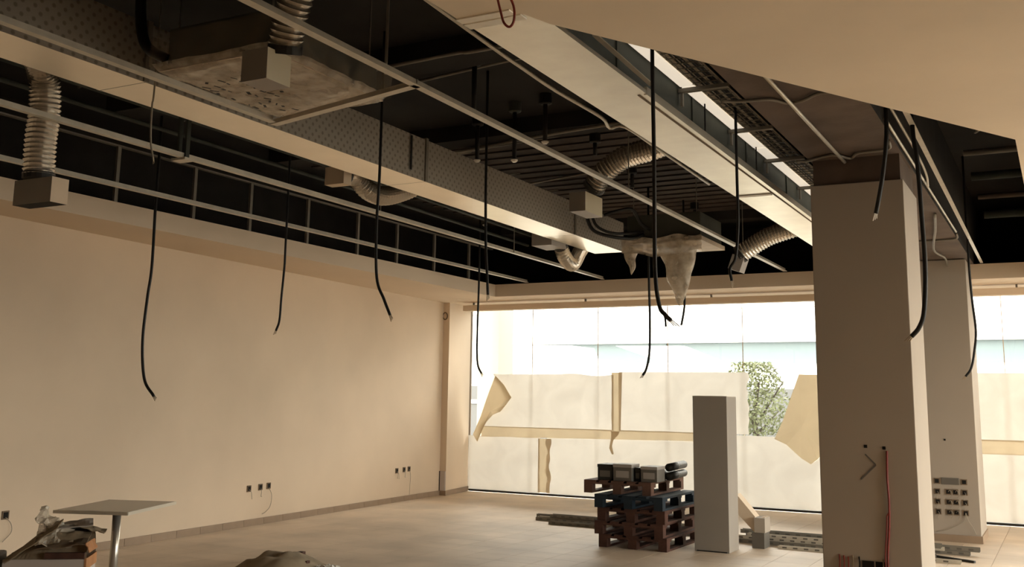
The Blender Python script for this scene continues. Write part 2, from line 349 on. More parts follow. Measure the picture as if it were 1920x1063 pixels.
# electrical back boxes
ebox_d = MB().box(-.034, .034, -.010, 0, -.034, .034).mesh('back_box', 'box_brown')
ebox_h = MB().box(-.023, .023, -.0125, -.009, -.023, .023).mesh('opening', 'dark_hole')
plate = MB().box(-.10, .10, -.012, 0, -.040, .040, .003).mesh('cover_plate', 'tin_grey')
rows = [('top', .712), ('second', .588), ('third', .468), ('bottom', .348)]
cols_ = [('left', -1.475), ('right', -1.168)]
for rn, z in rows:
    for cn, x in cols_:
        t = thing('electrical_box', f'open electrical back box, {rn} row {cn} column on the far column', 'electrical box', 'electrical boxes on the far column', (x, 14.10, z))
        link('opening', ebox_h, link('back_box', ebox_d, t))
        if rn == 'bottom' and cn == 'right':
            for q in ([(0, -.012, 0), (-.03, -.03, -.10), (-.20, -.03, -.20), (-.34, -.02, -.24)], [(0, -.012, 0), (.02, -.03, -.08), (.07, -.03, -.16), (.10, -.02, -.24)]):
                MB().sweep(smooth_path(q, 5), .0035, 5).obj('wire', 'grey_wire', t)
        elif rn != 'top':
            MB().sweep(smooth_path([(0, -.012, 0), (.012, -.03, -.02), (-.01, -.03, -.06), (-.004, -.02, -.09)], 4), .003, 5).obj('wire', 'grey_wire', t)
t = thing('electrical_box', 'wide grey cover plate at the top middle of the far column boxes', 'electrical box', 'electrical boxes on the far column', (-1.325, 14.10, .715)); link('cover_plate', plate, t)
for rn, z in rows[1:]:
    for cn, x in (('left', -1.352), ('right', -1.272)):
        t = thing('electrical_box', f'small middle electrical box, {rn} row {cn} of the pair on the far column', 'electrical box', 'electrical boxes on the far column', (x, 14.10, z))
        link('opening', ebox_h, link('back_box', ebox_d, t))
        MB().sweep(smooth_path([(0, -.012, 0), (.02, -.035, .02), (.045, -.04, -.02), (.02, -.025, -.07)], 4), .003, 5).obj('wire', 'grey_wire', t)

def wall_box(y, z, label, grp, wires):
    t = thing('wall_socket_box', label, 'electrical box', grp, (W(y), y, z), math.pi / 2 + math.atan(.07))
    b_ = link('back_box', ebox_d, t); b_.scale = (1.15, 1, 1.15); link('opening', ebox_h, b_)
    for q in wires: MB().sweep(smooth_path(q, 5), .0035, 5).obj('wire', 'grey_wire', t)
G1 = 'open socket boxes low on the left wall'
short = [(0, -.012, -.01), (.01, -.035, -.04), (.03, -.03, -.09), (.05, -.02, -.13)]
short2 = [(0, -.012, -.01), (-.02, -.04, -.05), (-.01, -.03, -.11), (.02, -.02, -.12)]
long_ = [(0, -.012, -.02), (.04, -.03, -.12), (.02, -.03, -.25), (-.06, -.02, -.32), (-.13, -.02, -.34)]
for y_, z_, l_, w_ in [(10.24, .455, 'open socket box with short wires, leftmost of the nearer trio on the left wall', [short]),
                       (10.47, .46, 'open socket box, middle of the nearer trio on the left wall', [short2]),
                       (10.64, .465, 'open socket box with a long dangling wire, nearer trio on the left wall', [long_]),
                       (13.92, .48, 'open socket box, leftmost of the farther trio on the left wall', [short, short2]),
                       (14.15, .485, 'open socket box, middle of the farther trio near the corner pillar', [short2]),
                       (14.31, .488, 'open socket box with wire hanging to the skirting near the corner pillar', [[(0, -.012, 0), (.01, -.03, -.1), (.0, -.03, -.25), (.01, -.02, -.40)]]),
                       (6.62, .46, 'brown socket box at the left frame edge above the cardboard box', [[(0, -.012, -.02), (.05, -.03, -.08), (.06, -.03, -.16), (-.02, -.02, -.24)]])]:
    wall_box(y_, z_, l_, G1, w_)

# ------------------------------------------------------------------ shop window
w1 = thing('window_1', 'full height frameless shop window across the far end', 'window', loc=(-1.75, 16.5, 0), kind='structure')
xs = [-9.50 + 1.25 * k for k in range(13)]
for a, b in zip(xs, xs[1:] + [6.0]):
    part(MB().box(a + .005, b - .005, 16.495, 16.507, .03, 3.30), 'glass_pane', 'glass', w1)
for a in xs[1:]:
    part(MB().box(a - .005, a + .005, 16.494, 16.508, .03, 3.30), 'silicone_joint', 'soffit_paint', w1)
part(MB().box(-9.5, 6.0, 16.46, 16.53, 0, .035), 'floor_channel', 'tin_dark', w1)
part(MB().box(-9.53, -9.495, 16.46, 16.53, 0, 3.30), 'side_jamb', 'box_brown', w1)
w2 = thing('window_2', 'long glazed shopfront on the right hand side', 'window', loc=(6.1, 8, 0), kind='structure')
for k in range(6):
    part(MB().box(6.09, 6.10, 5.23 + k * 1.88, 7.07 + k * 1.88, .05, 3.3), 'glass_pane', 'glass', w2)
    part(MB().box(6.06, 6.14, 5.2 + k * 1.88, 5.23 + k * 1.88, 0, 3.3), 'mullion', 'tin_dark', w2)

# masking paper taped to the inside of the glass
def sheet(label, xl, xr, z0, z1, y, seed, mt='masking_paper', wr=.012, zt=None, zb=None):
    def fn(u, v):
        zz = z0 + (z1 - z0) * v; l = xl(v) if callable(xl) else xl; r = xr(v) if callable(xr) else xr
        x = l + (r - l) * u
        if zt: zz += zt(u) * v
        if zb: zz += zb(u) * (1 - v)
        d = wr * (nz(x * 1.3 + seed, zz * 1.7) + .6 * nz(x * 4 + seed, zz * 2.2 + 5) + .5 * abs(nz((x + zz) * 2.0, seed)))
        return (x, y + max(-.025, min(.010, d)), zz)
    o = MB().grid(fn, 40, 26).obj('masking_paper', mt, None, True)
    tag(o, label, 'paper sheet', 'masking paper on the shop window'); recentre(o, ((fn(.5, 0)[0]), y, z0)); return o
rag = lambda s, a, f: (lambda v: s + a * nz(v * f, s) )
def pw(pts):
    def f(t):
        for (a, x), (b, y) in zip(pts, pts[1:]):
            if t <= b: return x + (y - x) * max(0, (t - a)) / (b - a)
        return pts[-1][1]
    return f
# the sheets butt; single darker strips over the seams stand in for overlaps
LA = pw([(1.13, -9.14), (1.22, -9.08), (1.34, -8.97), (1.40, -8.80), (1.52, -8.70), (1.65, -8.58), (1.86, -8.74), (2.03, -8.92), (2.1, -8.95)])
sheet('upper cream masking paper at left of the window, its corner peeled over', lambda v: LA(1.13 + .93 * v) - .07, -6.69, 1.13, 2.06, 16.450, 1, wr=.016, zt=lambda u: .04 * nz(u * 4, 8))
sheet('upper cream masking paper reaching behind the white box column', -6.60, lambda v: -4.42 + .05 * nz(v * 6, 9), 1.13, 2.10, 16.450, 4)
sheet('lower cream masking paper beside the corner pillar', -9.49, lambda v: -8.06 + .015 * nz(v * 7, 2), .04, .97, 16.450, 7)
sheet('lower cream masking paper behind the pallet stack', lambda v: -7.93 + .06 * nz(v * 6, 2), -5.30, .04, .97, 16.450, 11, zt=lambda u: .03 * u)
dipf = pw([(-5.4, .14), (-4.03, .12), (-3.84, .01), (-3.62, -.19), (-3.48, -.27), (-3.37, -.19), (-3.28, -.07), (-3.25, .12), (-2.9, .12)])
sheet('lower cream masking paper between the white box column and the near column', -5.28, -2.9, .04, .99, 16.450, 14, zt=lambda u: dipf(-5.28 + 2.38 * u))
sheet('lower cream masking paper right of the far column', -2.88, 1.6, .04, .98, 16.450, 19)
sheet('upper cream masking paper right of the far column', -3.24, 1.6, 1.15, 2.10, 16.450, 22)
def overlap_strip(label, poly_l, poly_r, vert):  # strip added over a seam, toned like doubled paper
    n = 28
    def fn(u, v):
        if vert: z = poly_l[0] + (poly_l[1] - poly_l[0]) * v; a, b = poly_r[0](z), poly_r[1](z); return (a + (b - a) * u, 16.436 + .006 * nz(z * 5, u), z)
        x = poly_l[0] + (poly_l[1] - poly_l[0]) * v; a, b = poly_r[0](x), poly_r[1](x); return (x, 16.436 + .006 * nz(x * 3, u), a + (b - a) * u)
    o = MB().grid(fn, 3, n).obj('paper_overlap', 'paper_overlap', None, True); tag(o, label, 'paper tape', 'tan strips standing in for sheet overlaps'); recentre(o, fn(.5, 0))
overlap_strip('tan overlap strip running level across the left part of the window paper', (-9.22, -5.20), (lambda x: .955 + .012 * (x + 9.2) + .01 * nz(x * 2, 1), lambda x: 1.14 + .008 * nz(x * 3, 4)), False)
overlap_strip('tan overlap strip running level right of the far column', (-3.24, 1.6), (lambda x: .965, lambda x: 1.165), False)
overlap_strip('tan overlap strip standing upright behind the pallets on the upper sheets', (1.14, 2.09), (lambda z: -6.725 + .01 * nz(z * 4, 2), lambda z: -6.535 - .03 * (2.09 - z)), True)
overlap_strip('ragged tan overlap strip on the lower sheets left of the pallets', (.05, .955), (lambda z: -8.09, lambda z: -7.86 + .06 * nz(z * 5, 2)), True)
def flap(label, poly, y, tilt):
    mb = MB(); cx = sum(p[0] for p in poly) / len(poly); cz = sum(p[1] for p in poly) / len(poly); n = len(poly)
    vs = [(cx, y - tilt, cz)] + [(p[0], y - tilt * (.2 + .8 * ((i * 37) % 5) / 4), p[1]) for i, p in enumerate(poly)]
    mb.add(vs, [(0, 1 + i, 1 + (i + 1) % n) for i in range(n)])
    o = mb.obj('paper_flap', 'paper_flap'); tag(o, label, 'paper flap'); recentre(o, (cx, y, min(p[1] for p in poly))); return o
flap('tan folded paper corner hanging at the left end of the window', [(-8.93, 2.03), (-8.74, 1.86), (-8.58, 1.65), (-8.70, 1.52), (-8.80, 1.40), (-8.97, 1.34), (-9.08, 1.22), (-9.20, 1.02), (-9.27, .86), (-9.35, .99), (-9.22, 1.30), (-9.06, 1.70)], 16.40, .05)
flap('tan folded paper corner hanging left of the near column', [(-3.62, 2.07), (-3.72, 1.80), (-3.88, 1.36), (-4.02, 1.08), (-3.84, 1.00), (-3.62, .80), (-3.48, .72), (-3.37, .80), (-3.28, .92), (-3.20, 2.06)], 16.445, .03)
def strip(label, pts, y):
    mb = MB(); n = len(pts) // 2
    mb.add([(p[0], y - .004 * (i % 3), p[1]) for i, p in enumerate(pts)], [(2 * i, 2 * i + 1, 2 * i + 3, 2 * i + 2) for i in range(n - 1)])
    o = mb.obj('torn_paper_strip', 'paper_flap'); tag(o, label, 'paper strip'); recentre(o, (pts[0][0], y, pts[-1][1])); return o
strip('torn paper tongue curling at the upper sheet seam behind the pallets', [(-6.72, 1.12), (-6.56, 1.12), (-6.71, 1.02), (-6.60, 1.05), (-6.73, .95), (-6.67, .98), (-6.75, .84), (-6.70, .88), (-6.70, .74), (-6.67, .75)], 16.39)

# ------------------------------------------------------------------ beam boxed in board with the dark duct above it
bm_ = thing('bulkhead', 'pale flat-bottomed boxed beam running from the near ceiling toward the window', 'bulkhead', loc=(-2.07, 9, ZC))
part(MB().box(-2.25, -1.90, 3.80, 14.7, ZC + .003, ZC + .025), 'board', 'beam_board', bm_)
part(MB().box(-1.952, -1.938, 5.15, 14.7, ZC, ZC + .003), 'shadow_gap', 'box_brown', bm_)
part(MB().box(-1.915, -1.898, 5.15, 14.7, ZC - .002, ZC + .045), 'edge_bead', 'beam_board', bm_)
part(MB().box(-2.255, -1.99, 3.72, 3.775, ZC - .006, ZC + .002), 'filler_strip', 'filler', bm_)
part(MB().box(-2.255, -1.97, 3.79, 3.85, ZC - .006, ZC + .002), 'filler_strip', 'filler', bm_)
part(MB().box(-2.24, -1.96, 8.10, 8.16, ZC - .004, ZC + .002), 'filler_strip', 'filler', bm_)
dk = thing('duct', 'dark insulated duct sitting on top of the pale boxed beam', 'duct', loc=(-2.12, 9, ZC))
part(MB().box(-2.24, -2.02, 3.9, 14.6, ZC + .03, 4.12), 'body', 'duct_dark', dk)
for y in (5.0, 6.3, 7.6, 8.9, 10.2, 11.5, 12.8): part(MB().box(-2.25, -2.01, y, y + .04, ZC + .028, 4.13), 'flange', 'duct_dark', dk)

# cable tray beside the duct, and a white strip with added glow
tr = thing('cable_tray', 'wire cable tray packed with black cables beside the pale boxed beam', 'cable tray', loc=(-1.86, 7.5, 3.55))
for x in (-1.905, -1.855, -1.805, -1.755): part(MB().sweep([(x, 3.9, 3.56), (x, 11.2, 3.56)], .004, 5), 'rail_wire', 'galv_dull', tr)
for k in range(60): part(MB().bar((-1.91, 4.8 + k * .1, 3.556), (-1.745, 4.8 + k * .1, 3.556), .006), 'cross_wire', 'galv_dull', tr)
for k in range(7):
    x = -1.895 + k * .023
    part(MB().sweep(smooth_path([(x + .006 * nz(yy, k), yy, 3.575 + .006 * nz(yy, k + 9)) for yy in (3.9, 5, 6, 7, 8, 9, 10, 11.2)], 3), .009, 6), 'cable', 'black_rubber' if k % 3 else 'grey_wire', tr)
tk = thing('glowing_strip', 'bright white strip with added glow running beside the wire cable tray', 'strip', loc=(-1.955, 7.5, 3.55))
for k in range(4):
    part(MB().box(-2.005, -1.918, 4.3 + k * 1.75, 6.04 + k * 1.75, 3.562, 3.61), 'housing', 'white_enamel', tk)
    part(MB().box(-2.002, -1.921, 4.31 + k * 1.75, 6.03 + k * 1.75, 3.55, 3.562, .003), 'glow_face', 'strip_glow', tk)
for k, y in enumerate((6.05, 7.15, 8.17, 9.35)):
    t = thing('tray_bracket', ['tray bracket nearest the camera', 'second tray bracket from the camera', 'third tray bracket from the camera', 'tray bracket closest to the near column'][k] + ' under the glowing white strip', 'bracket', 'brackets under the cable tray', (-1.9, y, 3.53))
    MB().box(-.115, .20, -.02, .02, -.012, .012).obj('arm', 'galv_dull', t); MB().box(-.105, -.09, -.012, .012, -.10, -.012).obj('drop_tab', 'galv_dull', t)
    MB().sweep([(.185, 0, 0), (.185, 0, ZS - 3.53)], .005, 6).obj('rod', 'black_metal', t)
for y, l in ((6.45, 'thin dark hanger rod left of the second tray bracket'), (7.75, 'thin dark hanger rod nearest the pale beam end joint')):
    tag(MB().sweep([(-1.975, y, ZC + .025), (-1.975, y, 3.55)], .006, 6).obj('hanger_rod', 'black_metal'), l, 'hanger rod', 'rods beside the pale beam')
tag(MB().bar((-1.97, 4.6, 3.42), (-1.91, 5.26, 3.335), .03, .006).obj('brace_strap', 'galvanised'), 'thin bright brace strap between near ceiling edge and pale beam', 'strap')

# ------------------------------------------------------------------ main supply duct
md = thing('duct', 'long pale rectangular supply duct with dotted foil side', 'duct', loc=(-5.35, 6, 3.6))
ys = [-2.0, 1.2, 4.6, 8.0, 11.4, 13.0]
for a, b in zip(ys, ys[1:]):
    q = MB(); q.box(-5.56, -5.14, a + .004, b - .004, 3.6, 4.0); q.mi = [1, 0, 0, 0, 0, 2]
    part(q, 'duct_section', ['galv_dull', 'duct_white', 'foil_dotted'], md)
for y in ys[1:-1]: part(MB().box(-5.575, -5.125, y - .02, y + .02, 3.601, 4.015), 'joint_flange', 'galv_dull', md)
part(MB().box(-5.13, -5.12, 7.72, 7.74, 3.66, 3.98), 'strap', 'tin_dark', md)

# ------------------------------------------------------------------ ceiling grid rails
def rail(label, pts, w=.045, h=.04, mt='galvanised', grp='metal ceiling rails in the open void', up=(0, 0, 1)):
    t = thing('ceiling_rail', label, 'ceiling rail', grp, pts[0])
    p, q = Vector(pts[0]), Vector(pts[1])
    d = (q - p); a = d.cross(Vector((0, 0, 1))).normalized() * w / 2
    o1 = MB().bar((0, 0, 0), d, w, .006).obj('flange', mt, t)
    o2 = MB().bar((0, 0, h / 2), d + Vector((0, 0, h / 2)), .008, h).obj('web', mt, t)
    return t
rail('longest diagonal metal rail crossing the middle of the ceiling void', [(-3.30, 2.6, ZG), (-3.36, 14.62, ZG)], .055)
rail('metal rail hanging between the supply duct and the left soffit', [(-6.0, 3.0, ZG), (-6.12, 14.62, ZG)], .05)
rail('metal rail hanging closest to the left wall soffit', [(-7.46, 3.6, ZG), (-7.42, 14.62, ZG)], .05)
rail('metal rail passing below the wrapped near air conditioner beside the duct', [(-4.62, 2.0, ZG), (-4.66, 5.30, ZG)], .05)
rail('short cross rail in front of the wrapped near air conditioner', [(-4.70, 5.36, ZG), (-3.30, 5.02, ZG)], .06)
rail('metal rail crossing the dark void right of the near column', [(-.76, 4.0, ZG + .01), (-.855, 14.62, ZG)], .035)
# hangers carrying the rails
def hanger(x, y, z0, label, grp='thin hangers holding the ceiling rails', r=.006, mt='galv_dull'):
    o = MB().sweep([(0, 0, 0), (0, 0, ztop(x, y) - z0)], r, 6).obj('hanger_rod', mt); o.location = (x, y, z0); tag(o, label, 'hanger rod', grp); return o
hanger(-3.345, 4.75, ZG, 'thin hanger rod dropping to the longest rail above the cross rail', r=.009)
hanger(-3.35, 8.6, ZG, 'thin hanger rod on the longest rail beside the flexible duct')
hanger(-3.35, 12.4, ZG, 'thin hanger rod at the far end of the longest rail')
hanger(-6.06, 8.6, ZG, 'thin hanger rod on the rail left of the supply duct')
hanger(-6.08, 11.6, ZG, 'thin hanger rod at the far end of the rail left of the supply duct')
sd = MB().box(-.016, .016, -.02, .02, 0, .56).mesh('soffit_stud', 'galv_dull')
words = ['first', 'second', 'third', 'fourth', 'fifth', 'sixth', 'seventh', 'eighth']
for k, y in enumerate((6.95, 7.99, 8.87, 9.90, 10.94, 11.86, 12.84, 13.86)):
    o = link('soffit_stud', sd, None, (-8.06, y, ZC + .19)); tag(o, f'{words[k]} upright metal stud from the left above the left soffit', 'metal stud', 'studs above the left soffit')
tag(MB().box(-8.09, -8.035, 3.5, 14.6, ZC + .75, ZC + .765).obj('stud_track', 'galv_dull'), 'horizontal track joining the studs above the left soffit', 'metal track')
bk = thing('hanger_bracket', 'dark twin bracket dropping to the rail left of the supply duct', 'bracket', loc=(-6.06, 5.86, ZG))
MB().box(-.05, -.035, -.02, .02, .0, ZS - ZG).obj('leg', 'duct_dark', bk); MB().box(.035, .05, -.02, .02, .0, ZS - ZG).obj('leg', 'duct_dark', bk); MB().box(-.075, .075, -.05, .05, -.02, 0).obj('foot_plate', 'galvanised', bk)

# ------------------------------------------------------------------ flexible ducts with plenum boxes
def corrugated(path, r, pitch=.036, amp=.013, sides=22):
    P = smooth_path(path, 14); L = [0.0]
    for a, b in zip(P, P[1:]): L.append(L[-1] + (b - a).length)
    n = int(L[-1] / (pitch / 2)); out = []; k = 0
    for i in range(n + 1):
        s = L[-1] * i / n
        while k < len(L) - 2 and L[k + 1] < s: k += 1
        t = (s - L[k]) / max(1e-6, L[k + 1] - L[k]); out.append(P[k].lerp(P[k + 1], t))
    return MB().sweep(out, [r + (amp if i % 2 else -amp * .2) for i in range(n + 1)], sides)
def outlet(label, path, r, bx, mats=('plenum_grey',), rz=0.0, tilt=0.0):
    t = thing('flexible_duct', label, 'flexible duct', 'silver flexible ducts in the void', path[-1])
    part(corrugated(path, r), 'flexible_hose', 'flex_foil', t, False)
    if bx:
        x0, x1, y0, y1, z0, z1 = bx; q = MB().box(x0, x1, y0, y1, z0, z1)
        q.mi = [2, 0, 0, 0, 0, 1]; b = part(q, 'plenum_box', [mats[0], mats[1 if len(mats) > 1 else 0], 'dark_hole' if len(mats) > 2 else mats[0]], t)  # right-hand face takes the lighter tone, painted as the lit side
        if tilt:
            c = Vector(((x0 + x1) / 2, (y0 + y1) / 2, (z0 + z1) / 2)); b.data.transform(Matrix.Translation(c) @ Matrix.Rotation(tilt, 4, 'Y') @ Matrix.Translation(-c))
        c = path[-1]; d = (Vector(path[-1]) - Vector(path[-2])).normalized()
        MB().sweep([Vector(c) - d * .03, Vector(c) + d * .02], r + .012, 20).obj('collar', 'tin_dark', b)
    return t
outlet('silver flexible duct dropping to a box at the far left of the void', [(-6.1, 4.42, 4.05), (-6.45, 4.72, 4.09), (-6.66, 4.98, 3.98), (-6.70, 5.05, 3.74), (-6.70, 5.04, 3.48), (-6.70, 5.05, 3.20)], .105, (-6.90, -6.48, 5.0, 5.15, 2.985, 3.175), ('plenum_grey', 'wall_paint', 'hole'))
outlet('silver flexible duct sagging in a loop left of the supply duct', [(-5.66, 8.80, 3.80), (-5.78, 8.62, 3.68), (-5.85, 8.35, 3.585), (-5.88, 8.12, 3.60), (-5.90, 7.93, 3.70), (-5.90, 7.75, 3.68)], .085, (-6.02, -5.80, 7.62, 7.74, 3.57, 3.74), ('wall_paint', 'wall_paint'))
outlet('short silver flexible duct hooked under the far end of the supply duct', [(-5.67, 12.95, 3.74), (-5.67, 12.74, 3.60), (-5.67, 12.50, 3.40), (-5.67, 12.26, 3.46), (-5.67, 12.12, 3.60)], .085, (-5.86, -5.58, 11.66, 12.10, 3.54, 3.70), ('plenum_grey', 'plenum_grey'))
outlet('silver flexible duct arching from the pale beam down to a grey box with its lit side painted', [(-2.30, 8.75, 4.02), (-2.8, 8.9, 4.05), (-3.25, 9.0, 3.955), (-3.55, 9.02, 3.90), (-3.78, 9.04, 3.77), (-3.90, 9.10, 3.66)], .10, (-4.12, -3.95, 9.0, 9.42, 3.41, 3.60), ('plenum_grey', 'plenum_lit'))
outlet('silver flexible duct behind the near column ending in a tilted box', [(-2.28, 11.45, 3.60), (-2.55, 11.5, 3.53), (-2.82, 11.5, 3.45), (-3.06, 11.5, 3.32), (-3.14, 11.5, 3.27)], .095, (-3.24, -3.10, 11.42, 11.62, 3.08, 3.25), ('plenum_grey', 'plenum_grey'), tilt=.35)
outlet('silver flexible duct rising from the box on the wrapped near air conditioner', [(-3.588, 4.25, 4.01), (-3.616, 4.269, 3.854), (-3.698, 4.306, 3.698), (-3.754, 4.342, 3.569), (-3.763, 4.352, 3.532)], .087, (-3.94, -3.755, 4.20, 4.40, 3.325, 3.505), ('plenum_grey', 'plenum_lit'))

# ------------------------------------------------------------------ air conditioning cassettes
a1 = thing('air_conditioner', 'near ceiling cassette air conditioner wrapped in printed clear plastic', 'air conditioner', loc=(-4.38, 5.0, 3.55))
part(MB().box(-4.80, -3.96, 4.46, 5.52, 3.60, 3.86, .01), 'cabinet', 'unit_dark', a1)
part(MB().box(-4.83, -3.93, 4.42, 5.56, 3.575, 3.605), 'foam_tray', 'unit_foam', a1)
def wrap_fn(u, v):
    x = -4.86 + .96 * u; y_ = 4.39 + 1.2 * v
    e = min(u, 1 - u, v, 1 - v)
    return (x, y_, 3.562 + .016 * nz(x * 3 + y_ * 9, y_ * 2) - .010 * abs(nz((x + y_) * 6, 3)) + (.06 * max(0, 1 - e / .04)))
part(MB().grid(wrap_fn, 40, 40), 'plastic_wrap', 'film', a1, True)
def skirt_fn(u, v):
    a = u * 4; k = int(a) % 4; t_ = a - int(a); c = [(-4.87, 4.38), (-3.89, 4.38), (-3.89, 5.60), (-4.87, 5.60), (-4.87, 4.38)]
    p = Vector(c[k]).lerp(Vector(c[k + 1]), t_); d = .015 * nz(u * 40, v * 3)
    return (p.x + d, p.y + d, 3.60 + .20 * v)
part(MB().grid(skirt_fn, 64, 6), 'plastic_skirt', 'film_thin', a1, True)
mk = MB()
for r_ in range(5):
    for k in range(11):
        if random.random() < .3: continue
        x = -4.72 + r_ * .10 + random.uniform(-.01, .01); y_ = 4.62 + k * .07 + random.uniform(-.01, .01)
        if r_ > 2 and k > 6: continue
        mk.bar((x, y_, 3.535), (x + random.uniform(-.03, .03), y_ + random.uniform(.02, .055), 3.535), random.uniform(.008, .024), .002)
part(mk, 'printed_marks', 'black_metal', a1)
for x, y_ in ((-4.76, 4.50), (-4.0, 4.50), (-4.0, 5.48), (-4.76, 5.48)): part(MB().sweep([(x, y_, 3.85), (x, y_, ztop(x, y_))], .006, 6), 'rod', 'galv_dull', a1)
part(MB().sweep(smooth_path([(-5.02, 4.42, 4.3), (-5.03, 4.42, 4.05), (-5.0, 4.42, 3.86), (-4.93, 4.42, 3.74), (-4.80, 4.46, 3.66)], 6), .035, 10), 'insulated_pipe', 'black_rubber', a1, True)

a2 = thing('air_conditioner', 'far ceiling cassette air conditioner with plastic hanging below it', 'air conditioner', loc=(-4.05, 11.9, 3.45))
part(MB().box(-4.50, -3.60, 11.50, 12.35, 3.50, 3.80, .01), 'cabinet', 'unit_dark', a2)
part(MB().box(-4.53, -3.57, 11.46, 12.38, 3.455, 3.505), 'foam_tray', 'unit_foam', a2)
part(MB().box(-4.30, -3.80, 11.7, 12.2, 3.43, 3.455), 'grille', 'white_plastic', a2)
def drape(cx, cy, rx, ry, z0, z1, s):
    def fn(u, v):
        a = u * 2 * math.pi; t_ = v; k = (1 - t_) ** .75 * (1 + .22 * nz(math.cos(a) * 2 + s, math.sin(a) * 2, t_ * 4)) + .04
        return (cx + rx * k * math.cos(a) + .05 * t_ * nz(s, t_ * 3), cy + ry * k * math.sin(a), z0 + (z1 - z0) * t_)
    return MB().grid(fn, 36, 16)
part(drape(-3.90, 11.62, .24, .15, 3.50, 2.72, 1), 'plastic_wrap', 'film', a2, True)
part(drape(-4.47, 11.55, .11, .09, 3.54, 3.10, 5), 'plastic_wrap', 'film', a2, True)
def film_fn(u, v):
    x = -4.55 + .98 * u; return (x, 11.44 + .03 * nz(x * 5, v * 4), 3.52 - .17 * v - .05 * math.sin(u * math.pi) * v + .04 * nz(x * 4, v))
part(MB().grid(film_fn, 30, 8), 'plastic_wrap', 'film', a2, True)
for x, y_ in ((-4.44, 11.56), (-3.66, 11.56)): part(MB().sweep([(x, y_, 3.8), (x, y_, ztop(x, y_))], .006, 6), 'rod', 'galv_dull', a2)
for q, r_ in (([(-4.78, 10.9, 3.85), (-4.76, 10.9, 3.70), (-4.69, 10.95, 3.55), (-4.50, 11.1, 3.49), (-4.36, 11.3, 3.50), (-4.30, 11.5, 3.56)], .022),
              ([(-4.72, 10.9, 3.85), (-4.70, 10.9, 3.72), (-4.64, 10.95, 3.59), (-4.48, 11.1, 3.53), (-4.30, 11.5, 3.60)], .018),
              ([(-4.55, 10.9, 3.72), (-4.40, 11.0, 3.78), (-4.28, 11.1, 3.80), (-4.25, 11.3, 3.66), (-4.22, 11.5, 3.62)], .018)):
    part(MB().sweep(smooth_path(q, 6), r_, 8), 'insulated_pipe', 'black_rubber', a2, True)

# ------------------------------------------------------------------ hanging cables
def cable(label, pts, r, tip=.05, mt='black_rubber', tip_mt='copper', extra=None):
    pts = [Vector(p) for p in pts]; top = Vector((pts[0].x, pts[0].y, ztop(pts[0].x, pts[0].y))); t = thing('hanging_cable', label, 'cable', 'loose cables hanging from the void', pts[-1])
    path = ([top] if pts[0].z < top.z - .05 else []) + pts; P = smooth_path(path, 8)
    part(MB().sweep(P, r, 8), 'sheath', mt, t, True)
    d = (P[-1] - P[-2]).normalized(); e = d.orthogonal().normalized()
    for s in (-1, 0, 1): part(MB().sweep([P[-1] + e * s * r * .5 - d * .01, P[-1] + d * tip * .6 + e * s * r * .8, P[-1] + d * tip * (.8 + .2 * s) + e * s * r * .9], r * .26, 5), 'bare_wire', tip_mt, t)
    if extra: part(MB().sweep(smooth_path(extra, 5), r * .5, 6), 'side_strand', mt, t, True)
cable('thick black cable hanging farthest left in front of the left wall', [(-7.66, 7.1, 3.43), (-7.65, 7.1, 2.81), (-7.68, 7.1, 2.5), (-7.70, 7.1, 2.09), (-7.64, 7.1, 1.74), (-7.50, 7.1, 1.58)], .014)
cable('black cable hanging second from left in front of the left wall', [(-7.2, 8.5, 3.21), (-7.2, 8.5, 2.96), (-7.22, 8.5, 2.62), (-7.23, 8.5, 2.39), (-7.27, 8.5, 2.28)], .012)
cable('black cable crossing the supply duct and curling right over the left wall', [(-4.46, 6.3, 3.69), (-4.46, 6.3, 3.26), (-4.47, 6.3, 2.85), (-4.45, 6.3, 2.48), (-4.38, 6.3, 2.32), (-4.32, 6.3, 2.2)], .011)
cable('thin black cable crossing the supply duct and ending above the corner pillar', [(-4.21, 7.5, 3.7), (-4.21, 7.5, 3.38), (-4.20, 7.5, 2.92), (-4.18, 7.5, 2.61), (-4.17, 7.5, 2.46)], .012)
cable('thin cable hanging in front of the left end of the shop window', [(-7.38, 13.0, 3.3), (-7.39, 13.0, 2.73), (-7.39, 13.0, 2.27), (-7.37, 13.0, 2.08), (-7.31, 13.0, 1.97)], .015)
cable('thickest black cable hanging beside the far air conditioner with a split end', [(-1.775, 4.9, 3.39), (-1.77, 4.9, 2.82), (-1.77, 4.9, 2.27), (-1.75, 4.9, 2.08), (-1.72, 4.9, 2.03), (-1.69, 4.9, 2.0)], .011, extra=[(-1.745, 4.9, 2.07), (-1.722, 4.9, 2.02), (-1.716, 4.9, 1.97)])
cable('thin cable hanging left of the thickest cable down to paper height', [(-4.6, 12.5, 3.25), (-4.59, 12.5, 2.63), (-4.60, 12.5, 2.23), (-4.64, 12.5, 2.03), (-4.69, 12.5, 1.94)], .016)
cable('black cable hanging in front of the pale beam with a kinked end', [(-1.84, 6.7, 3.39), (-1.84, 6.7, 3.1), (-1.84, 6.7, 2.78), (-1.86, 6.7, 2.56), (-1.90, 6.7, 2.48), (-1.89, 6.7, 2.40)], .010)
cable('short thin cable end hanging right of the drooping plastic', [(-4.46, 13.5, 3.1), (-4.47, 13.5, 2.85), (-4.51, 13.5, 2.64)], .016, .02, tip_mt='black_rubber')
cable('short thick cable curving in front of the near column top', [(-.91, 6.9, 3.5), (-.92, 6.9, 3.27), (-.95, 6.9, 3.06), (-.98, 6.9, 2.91), (-1.0, 6.9, 2.82)], .014, tip_mt='white_plastic')
